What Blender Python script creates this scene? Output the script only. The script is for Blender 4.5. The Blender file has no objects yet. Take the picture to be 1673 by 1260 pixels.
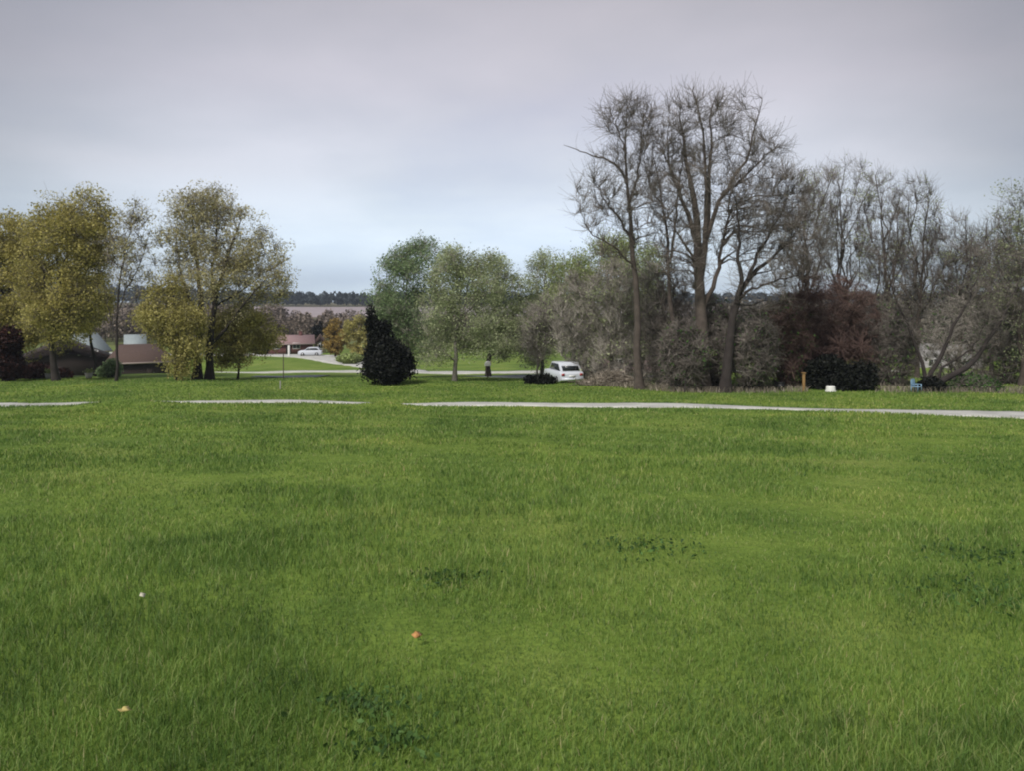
import bpy, math, random
import numpy as np
from mathutils import Vector
R = math.radians
sc = bpy.context.scene
col = sc.collection
F = 1208.0            # focal length in photograph pixels
HX, HY = 836.5, 495.0  # vanishing point / eye level in the photograph
EYE = 1.65

# ------------------------------------------------------------------ terrain
PY = np.array([-400, -40, 0, 10, 20, 30, 38, 46, 52, 60, 75, 100, 130, 160, 250, 350, 600, 700, 1000, 1600, 4000.])
PZ = np.array([10., 1.5, 0, -.95, -1.95, -2.85, -3.5, -3.85, -4.0, -4.5, -5.35, -6.6, -7.5, -8.2, -8.0, -6.0, -1.0, 0.5, 3, 2, -60])
def zt(x, y):
    x = np.asarray(x, float); y = np.asarray(y, float)
    z = np.interp(y, PY, PZ)
    a = np.clip((y+5)/40, 0.15, 1)
    z = z + a*(.05*np.sin(x*.31+y*.17)+.04*np.sin(x*.13-y*.29+1)+.03*np.sin(x*.71+y*.53+2))
    # low swells of turf in front of the road
    z = z + .26*np.exp(-((x+18.2)/1.7)**2-((y-34.6)/1.3)**2) + .22*np.exp(-((x+6.0)/1.3)**2-((y-34.4)/1.3)**2)
    z = z - 2.0*np.exp(-((x+66)/27)**4-((y-94)/19)**4)   # hollow with the left houses
    z = z + .16*np.exp(-((x+15)/4)**2-((y-59)/2.5)**2)
    return z
def W(px, py, Y):
    return np.array([(px-HX)/F*Y, Y, EYE+(HY-py)/F*Y])
def G(px, Y):
    x = (px-HX)/F*Y
    return np.array([x, Y, float(zt(x, Y))])

# ------------------------------------------------------------------ materials
def newmat(name):
    m = bpy.data.materials.new(name); m.use_nodes = True
    nt = m.node_tree
    return m, nt, nt.nodes['Principled BSDF'], nt.nodes['Material Output']
def ramp(nt, fac, stops):
    r = nt.nodes.new('ShaderNodeValToRGB')
    while len(r.color_ramp.elements) < len(stops): r.color_ramp.elements.new(.5)
    for e, (p, c) in zip(r.color_ramp.elements, stops):
        e.position = p; e.color = (*c, 1)
    nt.links.new(fac, r.inputs['Fac']); return r.outputs['Color']
def noise(nt, scale, detail=4, rough=.6, vec=None):
    n = nt.nodes.new('ShaderNodeTexNoise'); n.inputs['Scale'].default_value = scale
    n.inputs['Detail'].default_value = detail; n.inputs['Roughness'].default_value = rough
    if vec is not None: nt.links.new(vec, n.inputs['Vector'])
    return n.outputs['Fac']
def objco(nt):
    t = nt.nodes.new('ShaderNodeNewGeometry'); return t.outputs['Position']
def mixc(nt, a, b, fac, mode='MIX'):
    m = nt.nodes.new('ShaderNodeMix'); m.data_type = 'RGBA'; m.blend_type = mode
    for s, v in ((m.inputs[6], a), (m.inputs[7], b), (m.inputs[0], fac)):
        if hasattr(v, 'links') or hasattr(v, 'is_linked'): nt.links.new(v, s)
        elif isinstance(v, (int, float)): s.default_value = v
        else: s.default_value = (*v, 1)
    return m.outputs[2]
def mat_plain(name, c, rough=.8, var=.25, scale=3, metallic=0, bump=0):
    m, nt, p, o = newmat(name)
    f = noise(nt, scale, 5, .65, objco(nt))
    lo = tuple(v*(1-var) for v in c); hi = tuple(min(1, v*(1+var)) for v in c)
    nt.links.new(ramp(nt, f, [(.3, lo), (.7, hi)]), p.inputs['Base Color'])
    p.inputs['Roughness'].default_value = rough; p.inputs['Metallic'].default_value = metallic
    if bump:
        b = nt.nodes.new('ShaderNodeBump'); b.inputs['Strength'].default_value = bump
        b.inputs['Distance'].default_value = .03
        nt.links.new(noise(nt, scale*6, 4, .6, objco(nt)), b.inputs['Height']); nt.links.new(b.outputs[0], p.inputs['Normal'])
    return m
def mat_leaf(name, stops, trans=.3, patch=.25, pscale=.5):
    """leaf colour: random per leaf, plus broad clumps of tone"""
    m, nt, p, o = newmat(name)
    g = nt.nodes.new('ShaderNodeNewGeometry')
    c = ramp(nt, g.outputs['Random Per Island'], stops)
    f = noise(nt, pscale, 3, .6, g.outputs['Position'])
    k = ramp(nt, f, [(.35, (1-patch,)*3), (.65, (1+patch,)*3)])
    c = mixc(nt, c, k, 1.0, 'MULTIPLY')
    nt.links.new(c, p.inputs['Base Color']); p.inputs['Roughness'].default_value = .65
    p.inputs['Specular IOR Level'].default_value = .25
    if trans > 0:
        t = nt.nodes.new('ShaderNodeBsdfTranslucent'); nt.links.new(c, t.inputs['Color'])
        x = nt.nodes.new('ShaderNodeMixShader'); x.inputs[0].default_value = trans
        nt.links.new(p.outputs[0], x.inputs[1]); nt.links.new(t.outputs[0], x.inputs[2])
        nt.links.new(x.outputs[0], o.inputs['Surface'])
    return m
def hue(c, k): return tuple(v*k for v in c)
def leafstops(c, c2): return [(0, hue(c, .6)), (.4, c), (.75, c2), (1, hue(c2, 1.35))]
M = {}
M['bark'] = mat_plain('bark_grey_brown', (.085, .068, .058), .95, .35, 2.5, bump=.6)
M['bark_pale'] = mat_plain('bark_pale_grey', (.17, .155, .14), .95, .3, 2.5, bump=.6)
M['bark_red'] = mat_plain('bark_reddish_brown', (.085, .052, .047), .95, .35, 2.5, bump=.6)
M['bark_dark'] = mat_plain('bark_dark', (.035, .028, .026), .95, .35, 2.5)
M['twig'] = mat_leaf('twig_grey_brown', leafstops((0.165, 0.142, 0.125), (0.23, 0.205, 0.185)), 0)
M['twig_grey'] = mat_leaf('twig_grey', leafstops((0.3, 0.276, 0.24), (0.408, 0.372, 0.336)), 0)
M['twig_red'] = mat_leaf('twig_maroon', leafstops((0.121, 0.076, 0.067), (0.172, 0.115, 0.098)), 0)
M['olive'] = mat_leaf('leaf_olive', leafstops((0.391, 0.3565, 0.115), (0.529, 0.4715, 0.1725)), .45)
M['olive_light'] = mat_leaf('leaf_olive_pale', leafstops((0.414, 0.3795, 0.1955), (0.552, 0.506, 0.276)), .45)
M['yellow'] = mat_leaf('leaf_yellow_green', leafstops((0.3795, 0.345, 0.115), (0.506, 0.46, 0.184)), .45)
M['gold'] = mat_leaf('leaf_gold', leafstops((.28, .19, .05), (.36, .26, .08)), .35)
M['green'] = mat_leaf('leaf_spring_green', leafstops((0.3105, 0.3795, 0.138), (0.437, 0.506, 0.2185)), .45)
M['green_dark'] = mat_leaf('leaf_cool_green', leafstops((0.1955, 0.276, 0.138), (0.299, 0.391, 0.207)), .45)
M['greygreen'] = mat_leaf('leaf_grey_green', leafstops((0.3335, 0.391, 0.207), (0.46, 0.506, 0.299)), .45)
M['black'] = mat_leaf('leaf_cedar_dark', leafstops((.005, .0065, .0045), (.009, .011, .007)), .02)
M['maroon'] = mat_leaf('leaf_dark_red', leafstops((.03, .012, .010), (.05, .018, .014)), .2)
M['weed'] = mat_leaf('leaf_weed', leafstops((.05, .11, .03), (.10, .19, .05)), .3)
M['straw'] = mat_leaf('dead_stems', leafstops((.22, .19, .15), (.33, .29, .24)), .2)
M['ridge'] = mat_leaf('far_wood', leafstops((.030, .042, .045), (.05, .062, .06)), .1, .3, .02)
M['brownwood'] = mat_leaf('leafless_wood', leafstops((.16, .13, .105), (.22, .18, .15)), .1, .35, .05)
M['darkwood'] = mat_leaf('leafless_wood_dark', leafstops((.095, .085, .07), (.14, .125, .105)), .1, .3, .05)

# ------------------------------------------------------------------ mesh helpers
def mk(name, V, faces_list, mat, parent=None, smooth=False):
    """faces_list: list of (m,k) int arrays"""
    me = bpy.data.meshes.new(name)
    V = np.ascontiguousarray(V, dtype=np.float32)
    loops = np.concatenate([f.ravel() for f in faces_list]).astype(np.int32)
    tot = np.concatenate([np.full(len(f), f.shape[1], np.int32) for f in faces_list])
    st = np.concatenate([[0], np.cumsum(tot)[:-1]]).astype(np.int32)
    me.vertices.add(len(V)); me.vertices.foreach_set('co', V.ravel())
    me.loops.add(len(loops)); me.loops.foreach_set('vertex_index', loops)
    me.polygons.add(len(st)); me.polygons.foreach_set('loop_start', st)
    if smooth: me.polygons.foreach_set('use_smooth', np.ones(len(st), bool))
    me.update(calc_edges=True); me.validate()
    if mat: me.materials.append(mat)
    o = bpy.data.objects.new(name, me); col.objects.link(o)
    if parent: o.parent = parent
    return o
def tag(o, label=None, cat=None, group=None, kind=None):
    if label: o['label'] = label
    if cat: o['category'] = cat
    if group: o['group'] = group
    if kind: o['kind'] = kind
    return o
def empty(name, loc, label, cat, group=None, rz=0):
    o = bpy.data.objects.new(name, None); col.objects.link(o)
    o.location = tuple(float(v) for v in loc); o.rotation_euler = (0, 0, rz); o.empty_display_size = .3
    return tag(o, label, cat, group)
class Geo:
    """polylines -> tapered tubes, leaves -> small faces; all in ONE mesh"""
    def __init__(s): s.p = {}; s.V = []; s.Fc = []; s.n = 0
    def poly(s, P, Rr, k=4):
        s.p.setdefault((P.shape[-2], k), []).append((P.reshape(-1, P.shape[-2], 3), np.broadcast_to(Rr, P.shape[:-1]).reshape(-1, P.shape[-2])))
    def raw(s, V, Fa):
        s.V.append(V); s.Fc.append(Fa+s.n); s.n += len(V)
    def flush(s):
        for (n, k), items in s.p.items():
            P = np.concatenate([i[0] for i in items]); Rr = np.concatenate([i[1] for i in items])
            T = np.gradient(P, axis=1); T /= np.linalg.norm(T, axis=-1, keepdims=True)+1e-9
            ref = np.where(np.abs(T[:, :1, 2:3]) > .8, np.array([1., .1, 0]), np.array([.1, .2, 1.]))
            a = np.cross(T, ref); a /= np.linalg.norm(a, axis=-1, keepdims=True)+1e-9
            b = np.cross(T, a)
            th = np.arange(k)*2*math.pi/k
            V = P[:, :, None, :]+Rr[:, :, None, None]*(np.cos(th)[None, None, :, None]*a[:, :, None, :]+np.sin(th)[None, None, :, None]*b[:, :, None, :])
            m = len(P); idx = np.arange(m*n*k).reshape(m, n, k)
            A = idx[:, :-1]; B = idx[:, 1:]
            q = np.stack([A, np.roll(A, -1, 2), np.roll(B, -1, 2), B], -1).reshape(-1, 4)
            s.raw(V.reshape(-1, 3), q)
        s.p = {}
    def leaves(s, C, size, rng, flat=0.0, aspect=1.6):
        n = len(C)
        u = rng.normal(size=(n, 3)); u /= np.linalg.norm(u, axis=1, keepdims=True)
        w = rng.normal(size=(n, 3)); w[:, 2] *= (1-flat); v = np.cross(u, w); v /= np.linalg.norm(v, axis=1, keepdims=True)+1e-9
        sz = size*rng.uniform(.6, 1.4, (n, 1))
        u = u*sz*.5*aspect; v = v*sz*.5
        V = np.stack([C-u, C-v*.9+u*.1, C+u, C+v], 1).reshape(-1, 3)
        s.raw(V, np.arange(n*4).reshape(-1, 4))
    def build(s, name, mat, parent=None, smooth=False):
        s.flush()
        org = np.array(parent.location) if parent else np.zeros(3)
        return mk(name, np.concatenate(s.V)-org, s.Fc, mat, parent, smooth)

def bez(P, T, Q, n, rng, wob=.06):
    L = np.linalg.norm(Q-P, axis=1, keepdims=True)
    C = P+T*L*.3+np.array([0, 0, .06])*L
    t = np.linspace(0, 1, n)[None, :, None]
    B = (1-t)**2*P[:, None]+2*t*(1-t)*C[:, None]+t*t*Q[:, None]
    j = rng.normal(size=B.shape)*wob*L[:, None]*np.sin(np.pi*t)
    return B+j*.5
def nodes_of(B, Rr, skip=1):
    T = np.gradient(B, axis=1); T /= np.linalg.norm(T, axis=-1, keepdims=True)+1e-9
    return B[:, skip:].reshape(-1, 3), T[:, skip:].reshape(-1, 3), Rr[:, skip:].reshape(-1)
def nearest(P, Q, pen=1.2):
    out = np.empty(len(Q), int)
    for i in range(0, len(Q), 400):
        q = Q[i:i+400]
        d = np.linalg.norm(q[:, None]-P[None], axis=2)
        c = d+pen*np.maximum(0, P[None, :, 2]-q[:, None, 2]+.25*d)
        out[i:i+400] = c.argmin(1)
    return out
def in_env(env, n, Y, rng, depth=.85, shell=.5):
    w = np.array([e[2]*e[3] for e in env], float); w /= w.sum()
    k = rng.choice(len(env), n, p=w)
    d = rng.normal(size=(n, 3)); d /= np.linalg.norm(d, axis=1, keepdims=True)
    r = rng.uniform(0, 1, (n, 1))**(1/3*(1-shell)+.05)
    e = np.array([[q[0], q[1], q[2], q[3]] for q in env], float)[k]
    s = Y/F
    c = np.stack([(e[:, 0]-HX)*s, np.full(n, Y), EYE+(HY-e[:, 1])*s], 1)
    rad = np.stack([e[:, 2]*s, e[:, 2]*s*depth, e[:, 3]*s], 1)
    return c+d*r*rad

def tree(label, px, Y, env, limbs=None, name='tree', cat='tree', r=.22, n2=40, n3=300, n4=1500, tw=.55,
         leaf=None, bark='bark', twig='twig', seed=1, depth=.85, up=.45, group=None, tr=.011, fork=.35, tropism=0., nl=None, shell=.5, spread=.22):
    rng = np.random.default_rng(seed)
    base = G(px, Y); base[2] -= .05
    root = empty(name, base, label, cat, group)
    tg = Geo(); P0 = []; T0 = []; R0 = []
    s = Y/F
    if limbs is None:
        top = min(e[1]-e[3] for e in env); cz = EYE+(HY-top)*s
        H = cz-base[2]; ex = np.mean([e[0] for e in env]); cx = (ex-HX)*s
        n = 10; t = np.linspace(0, 1, n)
        pts = np.stack([base[0]+(cx-base[0])*t**1.5, np.full(n, Y), base[2]+H*.86*t], 1)
        pts[1:, :2] += rng.normal(size=(n-1, 2)).cumsum(0)*H*.008
        limbs3 = [(pts, r, r*.22)]
        k = nl if nl is not None else 7
        Q = in_env(env, k, Y, rng, depth, 1.0)
        for q in Q:
            f = np.clip(rng.uniform(fork, .75), 0, (q[2]-base[2])/H*.8 if q[2] > base[2] else .2)
            f = max(f, .12); i = f*(n-1); p = pts[int(i)]+(pts[min(n-1, int(i)+1)]-pts[int(i)])*(i-int(i))
            d = (q-p); L = np.linalg.norm(d); dd = d/L*.5+np.array([0, 0, .7]); dd /= np.linalg.norm(dd)
            B = bez(p[None], dd[None], q[None], 8, rng, .07)[0]
            limbs3.append((B, r*(1-f)*.62+.02, .025))
    else:
        limbs3 = []
        for L in limbs:
            pts = L[0]; dy = L[3] if len(L) > 3 else rng.uniform(-1.5, 1.5)
            n0 = len(pts)
            q = np.array([W(a[0], a[1], Y) for a in pts])
            q[:, 1] += np.linspace(0, 1, n0)**1.3*dy if not (len(L) > 4) else dy*np.linspace(L[4], 1, n0)
            # resample smoothly
            d = np.concatenate([[0], np.cumsum(np.linalg.norm(np.diff(q, axis=0), axis=1))]); u = np.linspace(0, d[-1], 14)
            p = np.stack([np.interp(u, d, q[:, i]) for i in range(3)], 1)
            p[1:-1] = (p[:-2]+p[2:]+2*p[1:-1])/4
            p[1:-1] += rng.normal(size=(12, 3))*.05
            if pts[0][1] > 600: p[0, 2] = float(zt(p[0, 0], p[0, 1]))-.1
            limbs3.append((p, L[1], L[2]))
    for i, (p, a, b) in enumerate(limbs3):
        n = len(p); rr = a+(b-a)*np.linspace(0, 1, n)
        if i == 0 or (limbs and p[0, 2] < base[2]+.3): rr = rr.copy(); rr[0] *= 1.45
        tg.poly(p[None], rr[None], 8)
        T = np.gradient(p, axis=0); T /= np.linalg.norm(T, axis=1, keepdims=True)
        m = (p[:, 2] > base[2]+(max(q[1] + q[3] for q in env) and 0)+.12*(limbs3[0][0][-1, 2]-base[2]))
        P0.append(p[m]); T0.append(T[m]); R0.append(rr[m])
    P = np.concatenate(P0); T = np.concatenate(T0); Rr = np.concatenate(R0)
    def stage(P, T, Rr, n, npts, k, kr, shell, limit=None, geo=None, minr=.012):
        Q = in_env(env, n, Y, rng, depth, shell)
        i = nearest(P, Q)
        d = Q-P[i]; L = np.linalg.norm(d, axis=1, keepdims=True)
        if limit: Q = P[i]+d/np.maximum(L, 1e-3)*np.minimum(L, limit*rng.uniform(.5, 1.2, (n, 1))); L = np.linalg.norm(Q-P[i], axis=1, keepdims=True)
        t = T[i]*.6+np.array([0, 0, up])+rng.normal(size=(n, 3))*.25; t /= np.linalg.norm(t, axis=1, keepdims=True)
        B = bez(P[i], t, Q, npts, rng, .09)
        r0 = np.clip(np.minimum(Rr[i]*.6, L[:, 0]*kr), minr, None)
        RR = r0[:, None]*np.linspace(1, .35, npts)[None]
        geo.poly(B, RR, k); return nodes_of(B, RR)
    if n2:
        p2 = stage(P, T, Rr, n2, 7, 5, .022, shell, None, tg, .02)
        P = np.concatenate([P, p2[0]]); T = np.concatenate([T, p2[1]]); Rr = np.concatenate([Rr, p2[2]])
    tk = tg.build('trunk', M[bark], root, True)
    cg = Geo()
    P3 = P; T3 = T
    if n3:
        p3 = stage(P, T, Rr, n3, 6, 3, .012, .35, None, cg, tr*1.2)
        P3 = np.concatenate([P[::2], p3[0]]); T3 = np.concatenate([T[::2], p3[1]])
    else: p3 = (P, T, Rr)
    if n4:
        i = rng.integers(0, len(P3), n4)
        d = T3[i]*.8+rng.normal(size=(n4, 3))*.42+np.array([0, 0, up*.8]); d /= np.linalg.norm(d, axis=1, keepdims=True)
        L = tw*rng.uniform(.4, 1.5, (n4, 1)); t = T3[i]+rng.normal(size=(n4, 3))*.2
        B = bez(P3[i], t/np.linalg.norm(t, axis=1, keepdims=True), P3[i]+d*L+np.array([0, 0, tropism])*L, 4, rng, .06)
        cg.poly(B, tr*np.linspace(1, .45, 4)[None, :]*np.ones((n4, 1)), 3)
        P4 = B[:, 1:].reshape(-1, 3)
    else: P4 = P3
    if n3 or n4: cg.build('branches', M[twig], root)
    if leaf:
        lg = Geo(); n, size, mt = leaf
        off = rng.normal(size=(n, 3)); off *= np.minimum(1, 1.5/np.linalg.norm(off, axis=1, keepdims=True)); kc = max(12, n//110); cc_ = P4[rng.integers(0, len(P4), kc)]; sz_ = rng.uniform(.5, 1.5, (kc, 1))*.42
        w_ = sz_[:, 0]**2; pk = rng.choice(kc, n, p=w_/w_.sum()); c = np.where(rng.uniform(size=(n, 1)) < .62, cc_[pk]+off*sz_[pk]*np.array([1.1, 1.1, .8]), P4[rng.integers(0, len(P4), n)]+off*spread)
        lg.leaves(c, size, rng); lg.build('crown', M[mt], root)
    return root

def shrub(label, px, Y, env, mat, n=6000, size=.14, stems=14, seed=1, name='shrub', cat='shrub', bark='bark_dark', group=None, depth=.9, shell=.6, twigs=0, twig='twig'):
    rng = np.random.default_rng(seed)
    base = G(px, Y); base[2] -= .05
    root = empty(name, base, label, cat, group)
    g = Geo(); Q = in_env(env, stems, Y, rng, depth, .9); Q[:, 2] = np.maximum(Q[:, 2], base[2]+.25)
    b = base+rng.normal(size=(stems, 3))*np.array([.25, .25, 0])
    t = np.tile([0, 0, 1.], (stems, 1))
    B = bez(b, t, Q, 7, rng, .06); rr = np.linspace(.05, .012, 7)[None]*np.ones((stems, 1))
    g.poly(B, rr, 5); g.build('branches', M[bark], root, True)
    if twigs:
        P, T, _ = nodes_of(B, rr, 2); i = nearest(P, (Q2 := in_env(env, twigs, Y, rng, depth, .3)))
        Q2[:, 2] = np.maximum(Q2[:, 2], float(base[2])+.05)
        tt = T[i]+rng.normal(size=(twigs, 3))*.3; tt /= np.linalg.norm(tt, axis=1, keepdims=True)
        B2 = bez(P[i], tt, Q2, 5, rng, .1); cg = Geo(); cg.poly(B2, .020*np.linspace(1, .4, 5)[None]*np.ones((twigs, 1)), 3)
        P4, T4, _ = nodes_of(B2, np.ones(B2.shape[:2]), 1); m = twigs*6
        i = rng.integers(0, len(P4), m); d = T4[i]*.5+rng.normal(size=(m, 3))*.5; d /= np.linalg.norm(d, axis=1, keepdims=True)
        B3 = bez(P4[i], d, P4[i]+d*rng.uniform(.2, .7, (m, 1)), 4, rng, .12)
        cg.poly(B3, .014*np.linspace(1, .5, 4)[None]*np.ones((m, 1)), 3); cg.build('twigs', M[twig], root)
    if n:
        lg = Geo(); C = in_env(env, n, Y, rng, depth, shell)
        # lumpy outline
        c0 = C.mean(0); d = C-c0
        ph = np.sin(d[:, 0]*3.1+seed)+np.sin(d[:, 2]*3.7+d[:, 1]*2+seed*2)+np.sin(d[:, 1]*4.3-d[:, 0]*1.7)
        C = c0+d*(1+.065*ph[:, None])+rng.normal(size=C.shape)*(.11 if n > 8000 else .07)
        gz = zt(C[:, 0], C[:, 1]); C = C[C[:, 2] > gz+.02]
        lg.leaves(C, size, rng); lg.build('foliage', M[mat], root)
    return root

# boxes / prisms -------------------------------------------------------------
def rotz(V, a):
    c, s_ = math.cos(a), math.sin(a); return V@np.array([[c, s_, 0], [-s_, c, 0], [0, 0, 1.]])
class Sol:
    def __init__(s): s.V = []; s.q = []; s.t = []; s.n = 0
    def add(s, V, quads=(), tris=()):
        V = np.asarray(V, float); s.V.append(V)
        for f in quads: s.q.append([i+s.n for i in f])
        for f in tris: s.t.append([i+s.n for i in f])
        s.n += len(V)
    def box(s, x0, x1, y0, y1, z0, z1):
        s.add([(x0, y0, z0), (x1, y0, z0), (x1, y1, z0), (x0, y1, z0), (x0, y0, z1), (x1, y0, z1), (x1, y1, z1), (x0, y1, z1)],
              [(0, 3, 2, 1), (4, 5, 6, 7), (0, 1, 5, 4), (1, 2, 6, 5), (2, 3, 7, 6), (3, 0, 4, 7)])
    def prism(s, prof, y0, y1):
        """closed profile in x,z extruded along y, fan capped"""
        n = len(prof); V = [(x, y0, z) for x, z in prof]+[(x, y1, z) for x, z in prof]
        cx = sum(p[0] for p in prof)/n; cz = sum(p[1] for p in prof)/n
        V += [(cx, y0, cz), (cx, y1, cz)]
        s.add(V, [(i, (i+1) % n, n+(i+1) % n, n+i) for i in range(n)],
              [((i+1) % n, i, 2*n) for i in range(n)]+[(n+i, n+(i+1) % n, 2*n+1) for i in range(n)])
    def cyl(s, c, r_, h, axis='z', k=16, r2=None):
        r2 = r_ if r2 is None else r2; V = []
        for zz, rad in ((-h/2, r_), (h/2, r2)):
            for i in range(k):
                a = 2*math.pi*i/k; x, y = rad*math.cos(a), rad*math.sin(a)
                p = {'z': (x, y, zz), 'y': (x, zz, y), 'x': (zz, x, y)}[axis]; V.append([c[j]+p[j] for j in range(3)])
        b = len(V)
        for zz in (-h/2, h/2):
            p = {'z': (0, 0, zz), 'y': (0, zz, 0), 'x': (zz, 0, 0)}[axis]; V.append([c[j]+p[j] for j in range(3)])
        s.add(V, [(i, (i+1) % k, k+(i+1) % k, k+i) for i in range(k)],
              [((i+1) % k, i, b) for i in range(k)]+[(k+i, k+(i+1) % k, b+1) for i in range(k)])
    def build(s, name, mat, parent=None, bevel=0):
        fl = []
        if s.q: fl.append(np.array(s.q))
        if s.t: fl.append(np.array(s.t))
        o = mk(name, np.concatenate(s.V), fl, mat, parent)
        if bevel:
            b = o.modifiers.new('b', 'BEVEL'); b.width = bevel; b.segments = 2; b.limit_method = 'ANGLE'
        return o
def one(fn, name, mat, parent=None, bevel=0):
    s = Sol(); fn(s); return s.build(name, mat, parent, bevel)

# ------------------------------------------------------------------ ground
def mat_ground():
    m, nt, p, o = newmat('turf')
    g = objco(nt)
    a = noise(nt, .22, 5, .65, g); b = noise(nt, 2.2, 6, .7, g); c = noise(nt, 22, 4, .7, g)
    base = ramp(nt, a, [(.3, (.09, .155, .03)), (.5, (.17, .25, .045)), (.72, (.25, .30, .075))])
    k = ramp(nt, b, [(.3, (.72, .76, .72)), (.55, (1, 1, 1)), (.75, (1.25, 1.2, 1.2))])
    base = mixc(nt, base, k, 1., 'MULTIPLY')
    k2 = ramp(nt, c, [(.3, (.6, .62, .6)), (.7, (1.25, 1.25, 1.25))])
    base = mixc(nt, base, k2, .8, 'MULTIPLY')
    sx = nt.nodes.new('ShaderNodeSeparateXYZ'); nt.links.new(g, sx.inputs[0])
    mr = nt.nodes.new('ShaderNodeMapRange'); mr.inputs[1].default_value = 135; mr.inputs[2].default_value = 220
    nt.links.new(sx.outputs[1], mr.inputs[0])
    far = ramp(nt, noise(nt, .02, 4, .6, g), [(.35, (.10, .105, .05)), (.65, (.19, .165, .11))])
    base = mixc(nt, base, far, mr.outputs[0])
    nt.links.new(base, p.inputs['Base Color']); p.inputs['Roughness'].default_value = .95
    p.inputs['Specular IOR Level'].default_value = .1
    bn = nt.nodes.new('ShaderNodeBump'); bn.inputs['Strength'].default_value = .5; bn.inputs['Distance'].default_value = .04
    nt.links.new(c, bn.inputs['Height']); nt.links.new(bn.outputs[0], p.inputs['Normal'])
    return m
ys = np.concatenate([np.linspace(-300, -10, 20), np.linspace(-9, 80, 300), 80*np.exp(np.linspace(.01, math.log(3500/80), 150))])
u = np.linspace(-1, 1, 261); u = np.sign(u)*np.abs(u)**1.25
XX = u[None, :]*(np.maximum(np.abs(ys), 0)[:, None]*1.4+60); YY = np.repeat(ys[:, None], len(u), 1)
V = np.stack([XX, YY, zt(XX, YY)], -1).reshape(-1, 3)
idx = np.arange(len(V)).reshape(XX.shape)
q = np.stack([idx[:-1, :-1], idx[:-1, 1:], idx[1:, 1:], idx[1:, :-1]], -1).reshape(-1, 4)
tag(mk('ground', V, [q], mat_ground(), smooth=True), kind='structure')

def strip(name, pts, mat, off=.03, n=160, nw=8, seed=0, rag=.12, thick=.0):
    """pts: (x, y, width). A sheet that follows the ground, with slightly ragged edges"""
    rng = np.random.default_rng(seed)
    p = np.array(pts, float); d = np.concatenate([[0], np.cumsum(np.linalg.norm(np.diff(p[:, :2], axis=0), axis=1))])
    uu = np.linspace(0, d[-1], n); c = np.stack([np.interp(uu, d, p[:, i]) for i in range(3)], 1)
    for _ in range(6): c[1:-1] = (c[:-2]+c[2:]+2*c[1:-1])/4
    T = np.gradient(c[:, :2], axis=0); T /= np.linalg.norm(T, axis=1, keepdims=True); N = np.stack([-T[:, 1], T[:, 0]], 1)
    ra = rng.normal(size=(n, 2))*rag
    w = np.linspace(-.5, .5, nw)[None, :]*c[:, 2:3]
    w[:, 0] += ra[:, 0]*np.minimum(1, c[:, 2]); w[:, -1] += ra[:, 1]*np.minimum(1, c[:, 2])
    X = c[:, None, 0]+N[:, None, 0]*w; Y = c[:, None, 1]+N[:, None, 1]*w
    V = np.stack([X, Y, zt(X, Y)+off], -1)
    # skirt sides down into the ground
    A = V[:, :1].copy(); A[..., 2] -= .15; B = V[:, -1:].copy(); B[..., 2] -= .15
    V = np.concatenate([A, V, B], 1); k = nw+2
    idx = np.arange(n*k).reshape(n, k)
    q = np.stack([idx[:-1, :-1], idx[:-1, 1:], idx[1:, 1:], idx[1:, :-1]], -1).reshape(-1, 4)
    return tag(mk(name, V.reshape(-1, 3), [q], mat), kind='structure')
M['concrete'] = mat_plain('pale_concrete', (.50, .50, .47), .85, .25, .7, bump=.2)
M['asphalt'] = mat_plain('blue_grey_asphalt', (.16, .18, .20), .85, .2, .8)
M['ploughed'] = mat_plain('ploughed_soil', (.34, .29, .30), .95, .12, .02)
# pale lane in front; overgrown where the turf swells
RD = [(-60, 27.5, 5.5), (-30, 35.3, 5.6), (-26, 36.3, 5.0), (-23.6, 37.0, 2.6), (-21, 37.3, 1.3), (-19.6, 37.4, .5), (-17.2, 37.4, .4), (-16.4, 37.3, 1.8), (-10, 37.4, 2.0), (-7.3, 37.2, 1.4), (-6.3, 37, .3), (-5, 36.8, .3), (-4.2, 36.6, 1.6), (2, 35.7, 2.3),
      (8, 34.8, 2.6), (16, 31.2, 3.3), (20, 28.4, 3.7), (24, 25.2, 3.9), (40, 12, 4)]
strip('road', RD, M['concrete'], .05, 500, 8, 3, .10)
RX, RYc, RWd = np.array(RD).T
strip('road', [(-30, 76, 2.5), (-24, 75.5, 4), (-8, 75.3, 4.6), (14, 75.5, 4.6), (40, 78, 4)], M['concrete'], .05, 200, 6, 4)
strip('road', [(-80, 140, 8), (-46, 131, 9), (-33, 127, 9), (-24, 108, 7), (-18, 94, 5), (-10, 77, 3)], M['concrete'], .06, 200, 6, 5)
strip('driveway', [(-23, 66, 1.5), (-19.5, 66, 5), (-17, 65.5, 4)], M['asphalt'], .06, 60, 6, 6)
strip('driveway', [(-4, 66, 3), (0, 65.6, 5), (6, 64, 5.5), (12, 62, 5)], M['asphalt'], .06, 80, 6, 7)
strip('field', [(-420, 470, 200), (-60, 478, 210), (120, 480, 210), (420, 470, 200)], M['ploughed'], .4, 60, 14, 8, 4)

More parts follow.
